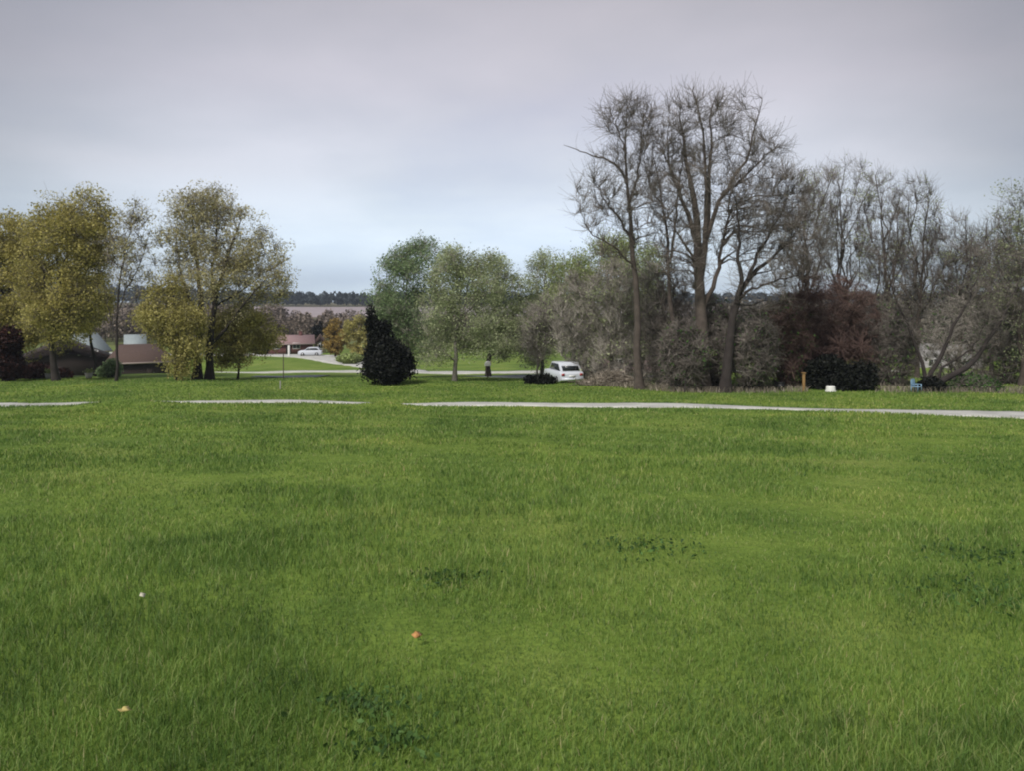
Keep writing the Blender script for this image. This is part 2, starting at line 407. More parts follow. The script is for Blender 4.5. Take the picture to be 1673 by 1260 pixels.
# ------------------------------------------------------------------ grass (stuff)
def mat_grass():
    m, nt, p, o = newmat('grass_blades')
    g = nt.nodes.new('ShaderNodeNewGeometry')
    c = ramp(nt, g.outputs['Random Per Island'], [(0, (.09, .17, .035)), (.45, (.185, .31, .065)), (.8, (.27, .38, .10)), (.96, (.37, .42, .16)), (1, (.5, .45, .25))])
    a = noise(nt, .30, 5, .68, g.outputs['Position']); b = noise(nt, 2.0, 4, .65, g.outputs['Position'])
    k = ramp(nt, a, [(.34, (.68, .74, .68)), (.5, (1, 1, 1)), (.66, (1.3, 1.16, 1.2))])
    c = mixc(nt, c, k, 1., 'MULTIPLY')
    st = noise(nt, .11, 3, .6, g.outputs['Position'])
    k = ramp(nt, st, [(.36, (.76, .82, .78)), (.5, (1, 1, 1)), (.62, (1.22, 1.14, 1.0))]); c = mixc(nt, c, k, 1., 'MULTIPLY')
    k = ramp(nt, b, [(.32, (.55, .62, .6)), (.5, (1, 1, 1)), (.7, (1.28, 1.2, 1.1))])
    c = mixc(nt, c, k, 1., 'MULTIPLY')
    nt.links.new(c, p.inputs['Base Color']); p.inputs['Roughness'].default_value = .6; p.inputs['Specular IOR Level'].default_value = .3
    t = nt.nodes.new('ShaderNodeBsdfTranslucent'); nt.links.new(c, t.inputs['Color'])
    x = nt.nodes.new('ShaderNodeMixShader'); x.inputs[0].default_value = .35
    nt.links.new(p.outputs[0], x.inputs[1]); nt.links.new(t.outputs[0], x.inputs[2]); nt.links.new(x.outputs[0], o.inputs['Surface'])
    return m
M['grass'] = mat_grass()
def blades(name, x, y, h, w, mat, rng, label):
    n = len(x); z = zt(x, y)-.01
    a = rng.uniform(0, 2*math.pi, n); lean = rng.uniform(0, .9, n)*h; b = rng.uniform(0, 2*math.pi, n)
    sx, sy = np.cos(a)*w/2, np.sin(a)*w/2
    lx, ly = np.cos(b)*lean, np.sin(b)*lean
    V = np.stack([np.stack([x-sx, y-sy, z], 1), np.stack([x+sx, y+sy, z], 1),
                  np.stack([x+lx*.35+sx*.8, y+ly*.35+sy*.8, z+h*.6], 1), np.stack([x+lx*.35-sx*.8, y+ly*.35-sy*.8, z+h*.6], 1),
                  np.stack([x+lx, y+ly, z+h*.95], 1)], 1).reshape(-1, 3)
    i = np.arange(n)[:, None]*5
    return tag(mk(name, V, [i+np.array([[0, 1, 2, 3]]), i+np.array([[3, 2, 4]])], mat), label, 'grass', kind='stuff')
rng = np.random.default_rng(11)
N = 700000
uu = rng.uniform(0, 1, N)
y = 1/(1/2.0+(1/42-1/2.0)*uu)      # density falls off with distance
y = np.where(rng.uniform(size=N) < .25, rng.uniform(3, 42, N), y)
x = rng.uniform(-1, 1, N)*(.82*y+5)
pt = np.sin(x*1.9+np.sin(y*1.3)*2)+np.sin(y*2.3+x*.7)+np.sin(x*.6-y*.45)*1.2
h = rng.uniform(.035, .085, N)*(1+.22*pt); h = np.clip(h, .02, .105)*(1+.012*y)
w = np.maximum(.004, .00095*y)
clear = lambda x, y: (y < 34.0) | (y > 39.5)
m = y < np.interp(x, RX, RYc-RWd*.55-.05)
blades('grass', x[m], y[m], h[m], w[m], M['grass'], rng, 'mown spring lawn of short green grass blades filling the foreground')
N = 150000
x = rng.uniform(-50, 42, N); y = rng.uniform(30, 62, N)
m = (y > np.interp(x, RX, RYc+RWd*.55+.05)) & ~((x > -4) & (x < 14) & (y > 60.5))
x = x[m]; y = y[m]
blades('grass', x, y, rng.uniform(.05, .13, len(x)), np.full(len(x), .038), M['grass'], rng, 'rougher green grass verge between the pale lane and the trees')

# ------------------------------------------------------------------ weeds and small things in the lawn
def weed(px, Y, s, lab, n=60, seed=1):
    rng = np.random.default_rng(seed); b = G(px, Y)
    root = empty('weed_clump', b, lab, 'weed', 'dark weed clumps in the lawn')
    for nm, mt, m, sz, zz in (('leaves', 'weed', int(n*2.2), .022, .04), ('foliage', 'weed', n, .014, .07)):
        c = rng.normal(size=(m, 3))*np.array([s, s*.8, 0])+b; c += np.sin(c[:, [1, 0, 0]]*23+seed)*s*.35*np.array([1, 1, 0])
        c[:, 2] = zt(c[:, 0], c[:, 1])+rng.uniform(.02, zz, m); g = Geo(); g.leaves(c, sz, rng, 0, 1.9); g.build(nm, M[mt], root)
weed(590, 3.62, .11, 'dark broad-leaved weed clump nearest the camera, low and left of centre', 70, 1)
weed(735, 5.9, .16, 'dark green weed clump in the middle of the lawn', 60, 2)
weed(1610, 5.35, .30, 'wide dark weed patch at the right edge of the lawn', 130, 3)
weed(1055, 6.9, .25, 'low weed patch right of centre in the mid lawn', 70, 4)
weed(1600, 6.6, .28, 'second dark weed patch, just beyond the wide one at the right edge', 80, 5)
weed(640, 3.25, .10, 'small dark weed tuft at the very front of the lawn', 40, 6)
def leafbit(px, Y, c, lab, seed):
    b = G(px, Y); root = tag(one(lambda s: s.prism([(-.03, .0), (-.012, .004), (.0, .02), (.014, .006), (.032, .012), (.012, -.002)], -.018, .018), 'fallen_leaf', mat_plain('dry_leaf', c, .8, .2, 30)), lab, 'leaf', 'bright specks in the lawn')
    root.location = (b[0], b[1], b[2]+.07)
    root.rotation_euler = (.4, .2, seed)
leafbit(680, 4.45, (.55, .28, .10), 'small orange fallen leaf lying in the grass left of centre', 1.)
leafbit(232, 5.25, (.6, .58, .45), 'small pale fallen leaf lying in the grass at left', 2.)
leafbit(205, 3.45, (.5, .42, .15), 'small yellowish fallen leaf near the front left of the lawn', 3.)

# ------------------------------------------------------------------ LEFT trees
LG = 'olive leafed trees along the left side'
tree('large olive-leaved tree at the far left edge over the dark red bush', 14, 62, [(8, 480, 62, 100), (5, 400, 50, 55), (45, 450, 42, 90), (25, 545, 40, 34)], r=.26, n2=70, n3=600, n4=3500, tw=.8, leaf=(46690, 0.114, 'olive'), seed=21, group=LG, up=.3, bark='bark_dark', shell=.3, spread=.3)
tree('tallest olive-leaved tree of the left clump, behind the dark brown house', 92, 58, [(100, 450, 66, 120), (122, 368, 56, 58), (158, 380, 30, 60), (75, 390, 38, 50), (140, 450, 42, 70), (88, 508, 60, 46)], r=.26, n2=80, n3=700, n4=4500, tw=.85, leaf=(48546, 0.106, 'olive'), seed=22, group=LG, up=.35, bark='bark_dark', shell=.3, spread=.3)
tree('lower olive tree at the right of the left clump, above the brown roof', 158, 66, [(142, 482, 38, 62), (100, 515, 50, 34)], r=.16, n2=40, n3=350, n4=1800, leaf=(22330, 0.114, 'olive'), seed=23, group=LG, bark='bark_dark', spread=.3)
tree('slender nearly leafless tree between the left clump and the broad olive tree', 190, 56, [(215, 420, 34, 92), (195, 400, 28, 60), (232, 450, 30, 55), (222, 360, 20, 36)],
     limbs=[([(190, 618), (191, 560), (190, 500), (196, 440), (208, 380), (216, 335)], .11, .02, .4), ([(190, 520), (205, 470), (228, 420), (236, 370)], .06, .015), ([(191, 545), (180, 510), (172, 480)], .05, .015)], n2=26, n3=220, n4=1500, tw=.8, leaf=(2200, .10, 'olive_light'), seed=24, bark='bark_dark')
tree('broad twin-trunked tree with thin olive leaves, sky showing through its crown', 332, 57,
     [(318, 372, 50, 64), (372, 395, 66, 56), (325, 455, 66, 55), (425, 425, 44, 55), (282, 400, 28, 50), (385, 470, 50, 50), (448, 460, 28, 36), (340, 340, 50, 34)],
     limbs=[([(322, 620), (323, 570), (327, 510), (322, 440), (312, 380), (308, 330)], .34, .03, .5),
            ([(342, 620), (343, 570), (348, 510), (366, 450), (385, 400), (400, 360)], .32, .03, -.8),
            ([(346, 560), (372, 535), (402, 500), (446, 455)], .14, .02, -1.5), ([(324, 520), (300, 470), (282, 420), (272, 375)], .14, .02, 1.5),
            ([(350, 500), (343, 450), (350, 395), (345, 330)], .15, .02, 1.), ([(372, 448), (405, 425), (440, 405)], .1, .02, 1.2), ([(352, 500), (400, 470), (450, 430), (468, 420)], .09, .015, 1.)],
     n2=80, n3=750, n4=5200, tw=.75, leaf=(34000, .09, 'olive_light'), seed=25, bark='bark_dark', shell=.35, spread=.3)
tree('dense yellow-green small tree at the left foot of the twin-trunked tree', 290, 55, [(270, 512, 32, 60), (252, 535, 20, 28), (304, 545, 30, 50), (298, 590, 22, 24)], r=.09, n2=40, n3=260, n4=1400, leaf=(19836, 0.099, 'yellow'), seed=26, name='small_tree', bark='bark_dark', spread=.3)
tree('rounded golden-green small tree at the right foot of the twin-trunked tree', 388, 60, [(390, 555, 48, 46), (425, 545, 32, 34), (362, 560, 30, 44), (395, 520, 36, 26)], r=.09, n2=40, n3=260, n4=1400, leaf=(19720, 0.106, 'yellow'), seed=27, name='small_tree', bark='bark_dark', spread=.3)
shrub('dark reddish-brown bush at the far left edge below the olive trees', 8, 58, [(6, 560, 26, 24), (10, 595, 24, 28)], 'maroon', 9000, .15, seed=31)
shrub('low green shrub between the dark brown house and the hipped roof house', 183, 64, [(183, 602, 15, 16), (170, 608, 12, 10)], 'green_dark', 2200, .13, seed=32)
shrub('dark low hedge plant in front of the dark brown house', 60, 62, [(60, 606, 30, 14), (95, 610, 20, 9)], 'maroon', 3500, .13, seed=33)

# ------------------------------------------------------------------ houses
def mat_brick(name, c, c2):
    m, nt, p, o = newmat(name)
    t = nt.nodes.new('ShaderNodeTexBrick'); t.inputs['Scale'].default_value = 4
    t.inputs['Color1'].default_value = (*c, 1); t.inputs['Color2'].default_value = (*c2, 1); t.inputs['Mortar'].default_value = (.05, .045, .04, 1)
    tc = nt.nodes.new('ShaderNodeTexCoord'); mp = nt.nodes.new('ShaderNodeMapping'); mp.inputs['Rotation'].default_value = (R(90), 0, 0)
    nt.links.new(tc.outputs['Object'], mp.inputs[0]); nt.links.new(mp.outputs[0], t.inputs['Vector'])
    nt.links.new(t.outputs[0], p.inputs['Base Color']); p.inputs['Roughness'].default_value = .9; return m
M['brick'] = mat_brick('brown_brick', (.030, .016, .014), (.022, .012, .011))
M['brick2'] = mat_brick('red_brick', (.20, .075, .07), (.15, .06, .06))
M['siding'] = mat_plain('pale_siding', (.33, .32, .31), .8, .08, 2)
M['beige'] = mat_plain('beige_siding', (.4, .33, .22), .8, .08, 2)
M['roof_brown'] = mat_plain('brown_shingle', (.095, .062, .052), .95, .25, 9, bump=.4)
M['roof_dark'] = mat_plain('dark_shingle', (.035, .025, .022), .95, .25, 9, bump=.4)
M['roof_mauve'] = mat_plain('mauve_shingle', (.30, .20, .20), .95, .15, 6)
M['roof_pale'] = mat_plain('pale_metal_roof', (.30, .35, .36), .6, .1, 3)
M['white'] = mat_plain('white_paint', (.78, .78, .76), .5, .04, 5)
M['fascia'] = mat_plain('weathered_fascia', (.35, .28, .27), .8, .1, 5)
M['glass'] = mat_plain('window_glass', (.03, .035, .04), .08, .1, 1)
M['curtain'] = mat_plain('net_curtain', (.6, .6, .56), .6, .08, 6)
M['post'] = mat_plain('ochre_timber', (.30, .18, .07), .8, .2, 8)
M['rubber'] = mat_plain('tyre_rubber', (.02, .02, .02), .8, .1, 5)
M['carpaint'] = mat_plain('white_car_paint', (.66, .70, .78), .25, .02, 3)
M['chrome'] = mat_plain('wheel_alloy', (.4, .4, .42), .3, .05, 6, .8)
M['redlamp'] = mat_plain('red_lens', (.35, .02, .02), .2, .05, 5)
M['lens'] = mat_plain('lamp_lens', (.6, .6, .55), .15, .05, 5)
M['blue'] = mat_plain('blue_plastic', (.22, .36, .50), .5, .2, 3)
M['black_p'] = mat_plain('black_plastic', (.012, .012, .013), .6, .1, 3)

def house(label, pxl, pxr, Y, eave_py, ridge_py, wall, roof, dep=7, hip=0., gable=False, windows=(), door=None, name='house', chimney=None, over=.35, rz=0, cat='house'):
    """front wall faces the camera; ridge runs left-right unless gable"""
    xl = (pxl-HX)/F*Y; xr = (pxr-HX)/F*Y; s = Y/F
    th = math.atan2((xl+xr)/2, Y); rz = rz-th
    base = np.array([(xl+xr)/2, Y, min(float(zt(xl, Y)), float(zt(xr, Y)))]); w = (xr-xl)/2*math.cos(th)
    ze = EYE+(HY-eave_py)*s-base[2]; zr = EYE+(HY-ridge_py)*s-base[2]
    root = empty(name, base, label, cat, rz=rz)
    def wl(S):
        if gable: S.prism([(-w, -.4), (w, -.4), (w, ze), (0, zr-.06), (-w, ze)], 0, dep)
        else:
            yz = [(0, -.4), (dep, -.4), (dep, ze), (dep/2, ze if hip else zr-.06), (0, ze)]
            n = len(yz); V = [(-w, a, b) for a, b in yz]+[(w, a, b) for a, b in yz]+[(-w, dep/2, ze/2), (w, dep/2, ze/2)]
            S.add(V, [(i, n+i, n+(i+1) % n, (i+1) % n) for i in range(n)], [(i, (i+1) % n, 2*n) for i in range(n)]+[((i+1) % n+n, i+n, 2*n+1) for i in range(n)])
    one(wl, 'wall', M[wall], root)
    def rf(S):
        t = .12; o = over
        if gable:
            k = (zr-ze)/w; e = ze-k*o
            S.prism([(-w-o, e), (0, zr), (w+o, e), (w+o, e+t), (0, zr+t), (-w-o, e+t)], -o, dep+o)
        else:
            k = (zr-ze)/(dep/2); e = ze-k*o; h = hip
            b = [(-w-o, -o, e), (w+o, -o, e), (w+o, dep+o, e), (-w-o, dep+o, e), (-w-o+h, dep/2, zr), (w+o-h, dep/2, zr)]
            V = b+[(x, y_, z+t) for x, y_, z in b]
            S.add(V, [(0, 1, 7, 6), (1, 2, 8, 7), (2, 3, 9, 8), (3, 0, 6, 9), (6, 7, 11, 10), (8, 9, 10, 11), (0, 4, 5, 1), (2, 5, 4, 3)],
                  [(7, 8, 11), (9, 6, 10), (1, 5, 2), (3, 4, 0)])
    ro = one(rf, 'roof', M[roof], root)
    if not gable:
        one(lambda S: S.box(-w-over-.03, w+over+.03, -over-.06, -over-.005, ze-(zr-ze)/(dep/2)*over-.05, ze-(zr-ze)/(dep/2)*over+.14), 'fascia', M['fascia'], root)
    if chimney: one(lambda S: (S.box(chimney-.3, chimney+.3, dep/2-.3, dep/2+.3, zr-.5, zr+.7), S.box(chimney-.36, chimney+.36, dep/2-.36, dep/2+.36, zr+.7, zr+.8)), 'chimney', M[wall], ro)
    for cx, cz, ww, hh, kind in windows:
        f = one(lambda S: (S.box(cx-ww-.07, cx+ww+.07, -.05, .02, cz-hh-.07, cz-hh), S.box(cx-ww-.07, cx+ww+.07, -.05, .02, cz+hh, cz+hh+.07),
                           S.box(cx-ww-.07, cx-ww, -.05, .02, cz-hh, cz+hh), S.box(cx+ww, cx+ww+.07, -.05, .02, cz-hh, cz+hh), S.box(cx-.02, cx+.02, -.045, .02, cz-hh, cz+hh)), 'window', M['white'], root)
        one(lambda S: S.box(cx-ww, cx+ww, -.02, .01, cz-hh, cz+hh), 'pane', M[kind], f)
    if door is not None:
        d = one(lambda S: S.box(door-.45, door+.45, -.04, .02, 0.02, 2.05), 'door', M['roof_dark'], root)
        one(lambda S: S.cyl((door+.35, -.07, 1.0), .03, .06, 'y', 8), 'handle', M['chrome'], d)
    return root
house('dark brown brick house with a shallow gable and two white windows at left', 28, 184, 90, 586, 556, 'brick', 'roof_dark', 9, gable=True,
      windows=[(1.7, 3.75, .28, .30, 'curtain'), (3.1, 3.6, .36, .33, 'curtain'), (-2.6, 1.6, .3, .4, 'glass')], door=-.4)
house('low brown house with a hipped brown shingle roof behind the left lawn', 176, 281, 91, 590, 565, 'brick', 'roof_brown', 6.5, hip=1.6, door=1.2)
house('pale teal metal-roofed building glimpsed above the dark brown house', 128, 182, 112, 572, 546, 'siding', 'roof_pale', 8, rz=.5, windows=[(-1., 1.6, .5, .5, 'glass')])
house('small pale building with light roof glimpsed above the hipped brown roof', 206, 236, 118, 568, 548, 'siding', 'roof_pale', 6, windows=[(.2, 1.6, .4, .5, 'glass')])
house('distant red brick house with a mauve roof beyond the far road', 438, 512, 136, 561, 549, 'brick2', 'roof_mauve', 8, windows=[(-2.5, 1.5, .6, .5, 'glass'), (1.0, 1.5, .6, .5, 'glass')], door=-.4, chimney=1.8)
house('small distant beige gabled house beside the golden shrubs', 513, 533, 139, 560, 547, 'beige', 'roof_brown', 5, gable=True, windows=[(.1, 1.5, .4, .5, 'glass')], over=.2)
house('pale grey house behind the leaning branches at the right', 1500, 1600, 86, 612, 566, 'siding', 'siding', 9, windows=[(-1.5, .6, .5, .4, 'glass'), (1.6, .6, .5, .4, 'glass')])
house('beige shed with a dark doorway behind the thicket', 985, 1080, 72, 604, 590, 'fascia', 'roof_mauve', 4, windows=[(-1.3, 1., .4, .35, 'glass')], name='shed', cat='shed')

# ------------------------------------------------------------------ far wood (stuff)
def wood(name, label, x0, x1, y0, y1, n, h, mat, per=70, seed=1, leafs=1.0, trunks=0, hf=None):
    rng = np.random.default_rng(seed); x = rng.uniform(x0, x1, n); y = rng.uniform(y0, y1, n)
    hh = h*rng.uniform(.65, 1.15, n)*(hf(x) if hf else 1); g = Geo(); z = zt(x, y)
    c = np.repeat(np.stack([x, y, z+hh*.6], 1), per, 0); d = rng.normal(size=(n*per, 3)); d /= np.linalg.norm(d, axis=1, keepdims=True)
    rad = np.repeat(np.stack([hh*.38, hh*.38, hh*.44], 1), per, 0)
    g.leaves(c+d*rad*rng.uniform(.3, 1, (n*per, 1))**.5, leafs, rng, 0, 1.5)
    if trunks:
        P = np.stack([np.stack([x, y, z-.2], 1), np.stack([x, y, z+hh*.5], 1), np.stack([x+rng.normal(size=n)*.4, y, z+hh*.98], 1)], 1)
        g.poly(P, np.array([[.16, .1, .03]])*np.ones((n, 1)), 4)
    return tag(g.build(name, M[mat]), label, 'woodland', kind='stuff')
wood('far_woodland', 'dark blue-green wood along the top of the distant ridge', -520, 560, 600, 680, 900, 10.5, 'ridge', 60, 1, 1.9, hf=lambda x: np.interp(x, [-420, -310, -210, -120, 500], [1.5, 1.6, 1.1, .95, 1.1]))
wood('brown_woodland', 'hazy brown leafless wood beyond the distant brick house', -115, 30, 180, 270, 170, 7.5, 'brownwood', 260, 2, .55, 1, hf=lambda x: np.interp(x, [-90, -60, -20], [1.1, .85, .8]))
wood('hillside_woodland', 'dark grey-brown leafless wood on the slope behind the right trees', 38, 200, 100, 210, 420, 9.6, 'darkwood', 420, 3, .42, 1)
wood('valley_woodland', 'grey-green wood low in the valley beyond the left houses', -170, -75, 170, 260, 130, 9, 'brownwood', 260, 4, .55, 1)

# mid distance small trees
MG = 'small golden shrubs around the distant houses'
tree('golden-orange small tree right of the distant beige house', 548, 126, [(548, 550, 20, 28)], r=.12, n2=14, n3=60, n4=200, leaf=(4500, .25, 'gold'), seed=41, name='small_tree', group=MG)
tree('yellow-green small tree just left of the black cedar', 585, 112, [(582, 548, 24, 32), (600, 560, 18, 28)], r=.12, n2=14, n3=60, n4=200, leaf=(5500, .22, 'yellow'), seed=42, name='small_tree', group=MG)
tree('brownish small tree left of the distant brick house', 445, 150, [(440, 545, 26, 22), (480, 538, 22, 18)], r=.12, n2=14, n3=60, n4=200, leaf=(4000, .25, 'brownwood'), seed=43, name='small_tree', group=MG)
shrub('small black-green bush at the left end of the distant brick house', 428, 131, [(427, 571, 13, 9)], 'black', 1800, .22, 14, seed=44)
tree('slim dark conifer above the distant beige house', 521, 150, [(521, 540, 6, 22)], r=.12, n2=6, n3=30, n4=80, leaf=(1800, .25, 'black'), seed=45, name='conifer')
shrub('low green hedge beyond the far road left of the cedar', 570, 100, [(572, 585, 22, 8)], 'green', 2500, .2, 14, seed=46)

# ------------------------------------------------------------------ centre trees
CG = 'green leafing trees in the centre'
shrub('near-black ragged cedar standing alone left of centre on the grass', 635, 52,
      [(635, 598, 44, 28), (626, 574, 27, 32), (616, 548, 15, 26), (640, 582, 32, 28), (607, 522, 7, 20), (628, 540, 8, 14)], 'black', 24000, .12, 16, seed=51, name='cedar', cat='cedar', shell=.35)
tree('cool green tree rising right behind the black cedar', 668, 60, [(650, 480, 42, 62), (690, 440, 46, 50), (628, 520, 24, 52), (680, 540, 50, 52), (688, 405, 20, 22), (650, 430, 24, 24)],
     r=.15, n2=60, n3=550, n4=3400, leaf=(31682, 0.091, 'green_dark'), seed=52, group=CG, fork=.15, bark='bark_pale', twig='twig_grey', shell=.35, spread=.3)
tree('pale-trunked green tree whose trunk stands alone in the gap right of the cedar', 743, 55, [(745, 460, 44, 52), (785, 452, 40, 40), (715, 520, 34, 56), (770, 520, 44, 44), (745, 430, 36, 24), (712, 575, 30, 22), (775, 562, 34, 18)],
     r=.17, n2=60, n3=550, n4=3400, leaf=(26100, 0.087, 'greygreen'), seed=53, group=CG, bark='bark_pale', twig='twig_grey', fork=.3, shell=.35, spread=.3)
tree('green tree with dark trunk behind the mailbox', 798, 64, [(800, 490, 34, 60), (832, 500, 34, 56), (790, 540, 32, 36), (808, 440, 26, 28), (835, 560, 42, 32)],
     r=.22, n2=50, n3=450, n4=2800, leaf=(22620, 0.091, 'greygreen'), seed=54, group=CG, bark='bark_dark', twig='twig_grey', fork=.25, spread=.3)
tree('yellowish green tree right of centre behind the white car', 885, 66, [(890, 470, 34, 60), (862, 530, 36, 50), (920, 510, 40, 70), (870, 580, 30, 24)],
     r=.16, n2=50, n3=450, n4=3000, leaf=(24360, 0.091, 'greygreen'), seed=55, group=CG, fork=.15, bark='bark_pale', twig='twig_grey', spread=.3)
tree('broad green-topped tree behind the grey thicket', 1000, 60, [(980, 440, 62, 44), (1045, 430, 52, 44), (1000, 500, 76, 70), (930, 450, 34, 40), (1010, 400, 50, 20), (1060, 500, 50, 70)],
     r=.22, n2=80, n3=750, n4=5000, leaf=(41760, 0.091, 'green'), seed=56, group=CG, fork=.12, bark='bark_pale', twig='twig_grey', shell=.4, spread=.3)
TG = 'grey twiggy saplings of the thicket'
for i, (px, Y, env, lab) in enumerate([
    (878, 62, [(880, 545, 26, 50), (905, 520, 24, 50)], 'grey leafless sapling leaning in from the left of the white car'),
    (958, 55, [(940, 520, 38, 76), (955, 590, 30, 38)], 'grey leafless sapling just right of the white car'),
    (1000, 54, [(998, 505, 42, 84), (1000, 590, 40, 40)], 'tall grey leafless sapling above the brush pile'),
    (1048, 53, [(1045, 510, 42, 90), (1045, 590, 40, 46)], 'grey leafless sapling right of the brush pile'),
    (1090, 50, [(1090, 520, 40, 94), (1090, 600, 36, 42)], 'brown-grey leafless sapling left of the biggest tree')]):
    tree(lab, px, Y, env, r=.09, n2=80, n3=800, n4=4600, tw=.7, bark='bark_pale' if i < 4 else 'bark', twig='twig_grey' if i < 4 else 'twig', seed=60+i, group=TG, fork=.06, nl=12, name='sapling', tr=.015, shell=.25, up=.7,
         leaf=(1500, .10, 'greygreen') if i < 4 else None)

# ------------------------------------------------------------------ big bare trees
tree('biggest leafless tree, thick central trunk forking high, right of centre', 1148, 46,
     [(1150, 215, 58, 68), (1110, 300, 50, 75), (1195, 240, 58, 72), (1245, 300, 50, 70), (1160, 330, 75, 90), (1100, 230, 34, 50), (1250, 380, 50, 50), (1120, 420, 60, 60), (1195, 185, 40, 38), (1262, 270, 40, 56), (1285, 345, 44, 52), (1078, 320, 34, 60), (1125, 175, 44, 30)],
     limbs=[([(1148, 642), (1147, 560), (1145, 480), (1142, 420), (1138, 360), (1132, 300), (1120, 250), (1112, 190)], .50, .05, .3),
            ([(1146, 450), (1152, 390), (1154, 320), (1150, 240), (1142, 190), (1128, 152)], .20, .025, -.6),
            ([(1148, 430), (1156, 370), (1160, 300), (1166, 230), (1164, 180), (1175, 152)], .20, .025, .8),
            ([(1150, 400), (1165, 350), (1180, 315), (1210, 270), (1225, 220), (1232, 175)], .17, .02, -1.5),
            ([(1178, 318), (1206, 298), (1240, 262), (1262, 240)], .10, .02, -1.),
            ([(1140, 400), (1126, 350), (1108, 300), (1096, 260), (1100, 200)], .18, .02, 1.5),
            ([(1112, 310), (1096, 270), (1084, 240), (1070, 220)], .08, .015, 1.),
            ([(1143, 470), (1130, 420), (1108, 390), (1085, 350)], .12, .02, -1.),
            ([(1150, 500), (1166, 470), (1176, 440), (1190, 380), (1200, 330), (1204, 280)], .17, .02, 1.2)],
     n2=170, n3=1500, n4=7500, tw=1.05, seed=71, shell=.3, bark='bark', twig='twig', group='tall leafless trees right of centre', tr=.012, up=.5)
tree('tall leafless tree with a long bare limb reaching left over the thicket', 1042, 47,
     [(1030, 215, 38, 62), (1000, 300, 44, 60), (1005, 190, 38, 34), (1052, 200, 34, 42), (1000, 380, 50, 50), (1050, 340, 36, 70), (965, 330, 30, 50)],
     limbs=[([(1045, 640), (1042, 560), (1040, 480), (1036, 400), (1028, 340), (1022, 280), (1024, 220), (1026, 168)], .28, .02, .4),
            ([(1024, 300), (1014, 274), (996, 262), (970, 256), (945, 247), (920, 239)], .09, .015, -.5),
            ([(1024, 250), (1012, 215), (1000, 190), (1000, 165)], .06, .012, .7),
            ([(1028, 330), (1045, 280), (1050, 230), (1056, 180)], .09, .015, 1.),
            ([(1036, 400), (1010, 350), (985, 320), (975, 280)], .10, .015, 1.3), ([(1038, 440), (1000, 400), (965, 385), (945, 350)], .08, .015, -1.2)],
     n2=90, n3=700, n4=3600, tw=1.0, seed=72, shell=.3, group='tall leafless trees right of centre', tr=.012)
tree('leafless tree with a wavy upright stem between the two tallest trees', 1100, 48,
     [(1075, 280, 30, 70), (1090, 380, 34, 60), (1060, 250, 25, 40), (1120, 260, 25, 40)],
     limbs=[([(1102, 640), (1100, 560), (1096, 490), (1094, 430), (1092, 380), (1082, 330), (1078, 280), (1068, 245)], .22, .02, .5),
            ([(1094, 430), (1102, 370), (1104, 320), (1110, 270), (1112, 225)], .10, .015, -1.), ([(1085, 340), (1068, 310), (1060, 280), (1052, 240)], .07, .015, 1.)],
     n2=35, n3=260, n4=1500, tw=.65, seed=73, group='tall leafless trees right of centre', tr=.012)
tree('leafless dark-trunked tree arching its limbs to the right of the biggest tree', 1186, 45,
     [(1250, 420, 66, 52), (1290, 400, 52, 60), (1225, 350, 48, 60), (1290, 330, 44, 60), (1245, 480, 56, 30), (1325, 400, 34, 60)],
     limbs=[([(1184, 642), (1190, 580), (1196, 530), (1204, 490), (1222, 455), (1250, 430), (1285, 405), (1310, 370)], .36, .02, .6),
            ([(1204, 495), (1208, 450), (1204, 400), (1200, 360), (1192, 320)], .17, .015, -.8),
            ([(1206, 488), (1228, 472), (1256, 462), (1290, 452), (1310, 455)], .10, .015, -1.2),
            ([(1222, 456), (1236, 420), (1262, 380), (1290, 330), (1300, 290)], .12, .015, 1.),
            ([(1215, 465), (1232, 450), (1262, 440), (1300, 436)], .08, .015, 1.8)],
     n2=85, n3=650, n4=3500, tw=.95, seed=74, group='tall leafless trees right of centre', bark='bark_dark', tr=.012, up=.3)
# thicket under them
UG = 'leafless brown undergrowth bushes'
for i, (px, Y, env, lab, tw) in enumerate([
    (1115, 45.5, [(1118, 580, 40, 58)], 'brown twiggy bush in front of the biggest tree, left side', 'twig'),
    (1165, 47.5, [(1165, 560, 42, 80)], 'brown twiggy bush at the foot of the biggest tree', 'twig'),
    (1225, 46, [(1228, 570, 44, 66)], 'brown twiggy bush right of the arching dark-trunked tree', 'twig'),
    (1285, 48, [(1280, 560, 48, 76)], 'brown twiggy bush at the left foot of the maroon dome', 'twig_red'),
    (1450, 50, [(1455, 570, 44, 76)], 'dark twiggy bush right of the evergreen shrub', 'twig'),
    (1560, 54, [(1560, 560, 50, 80)], 'grey twiggy bush behind the leaning branches', 'twig_grey'),
    (1640, 52, [(1640, 570, 50, 70)], 'grey twiggy bush at the right edge', 'twig')]):
    shrub(lab, px, Y, env, 'weed', 900, .09, 26, seed=80+i, name='bush', cat='bush', bark='bark_dark' if i < 5 else 'bark', twigs=1100 if i < 5 else 700, twig=tw, group=UG)
shrub('large maroon-brown domed twiggy bush right of the tall trees', 1350, 51, [(1352, 520, 82, 72), (1340, 580, 92, 55), (1300, 560, 50, 50)], 'maroon', 0, .11, 70, seed=90, name='bush', cat='bush', twigs=4500, twig='twig_red', bark='bark_dark')
shrub('near-black evergreen shrub with a white bucket before it', 1370, 46.5, [(1366, 622, 52, 26), (1350, 602, 32, 20), (1405, 618, 24, 26)], 'black', 12000, .14, 12, seed=91, name='evergreen_shrub', shell=.35)
shrub('small near-black evergreen shrub beside the blue plastic chair', 1524, 46, [(1524, 632, 20, 16)], 'black', 3500, .12, 14, seed=92, name='evergreen_shrub', shell=.35)
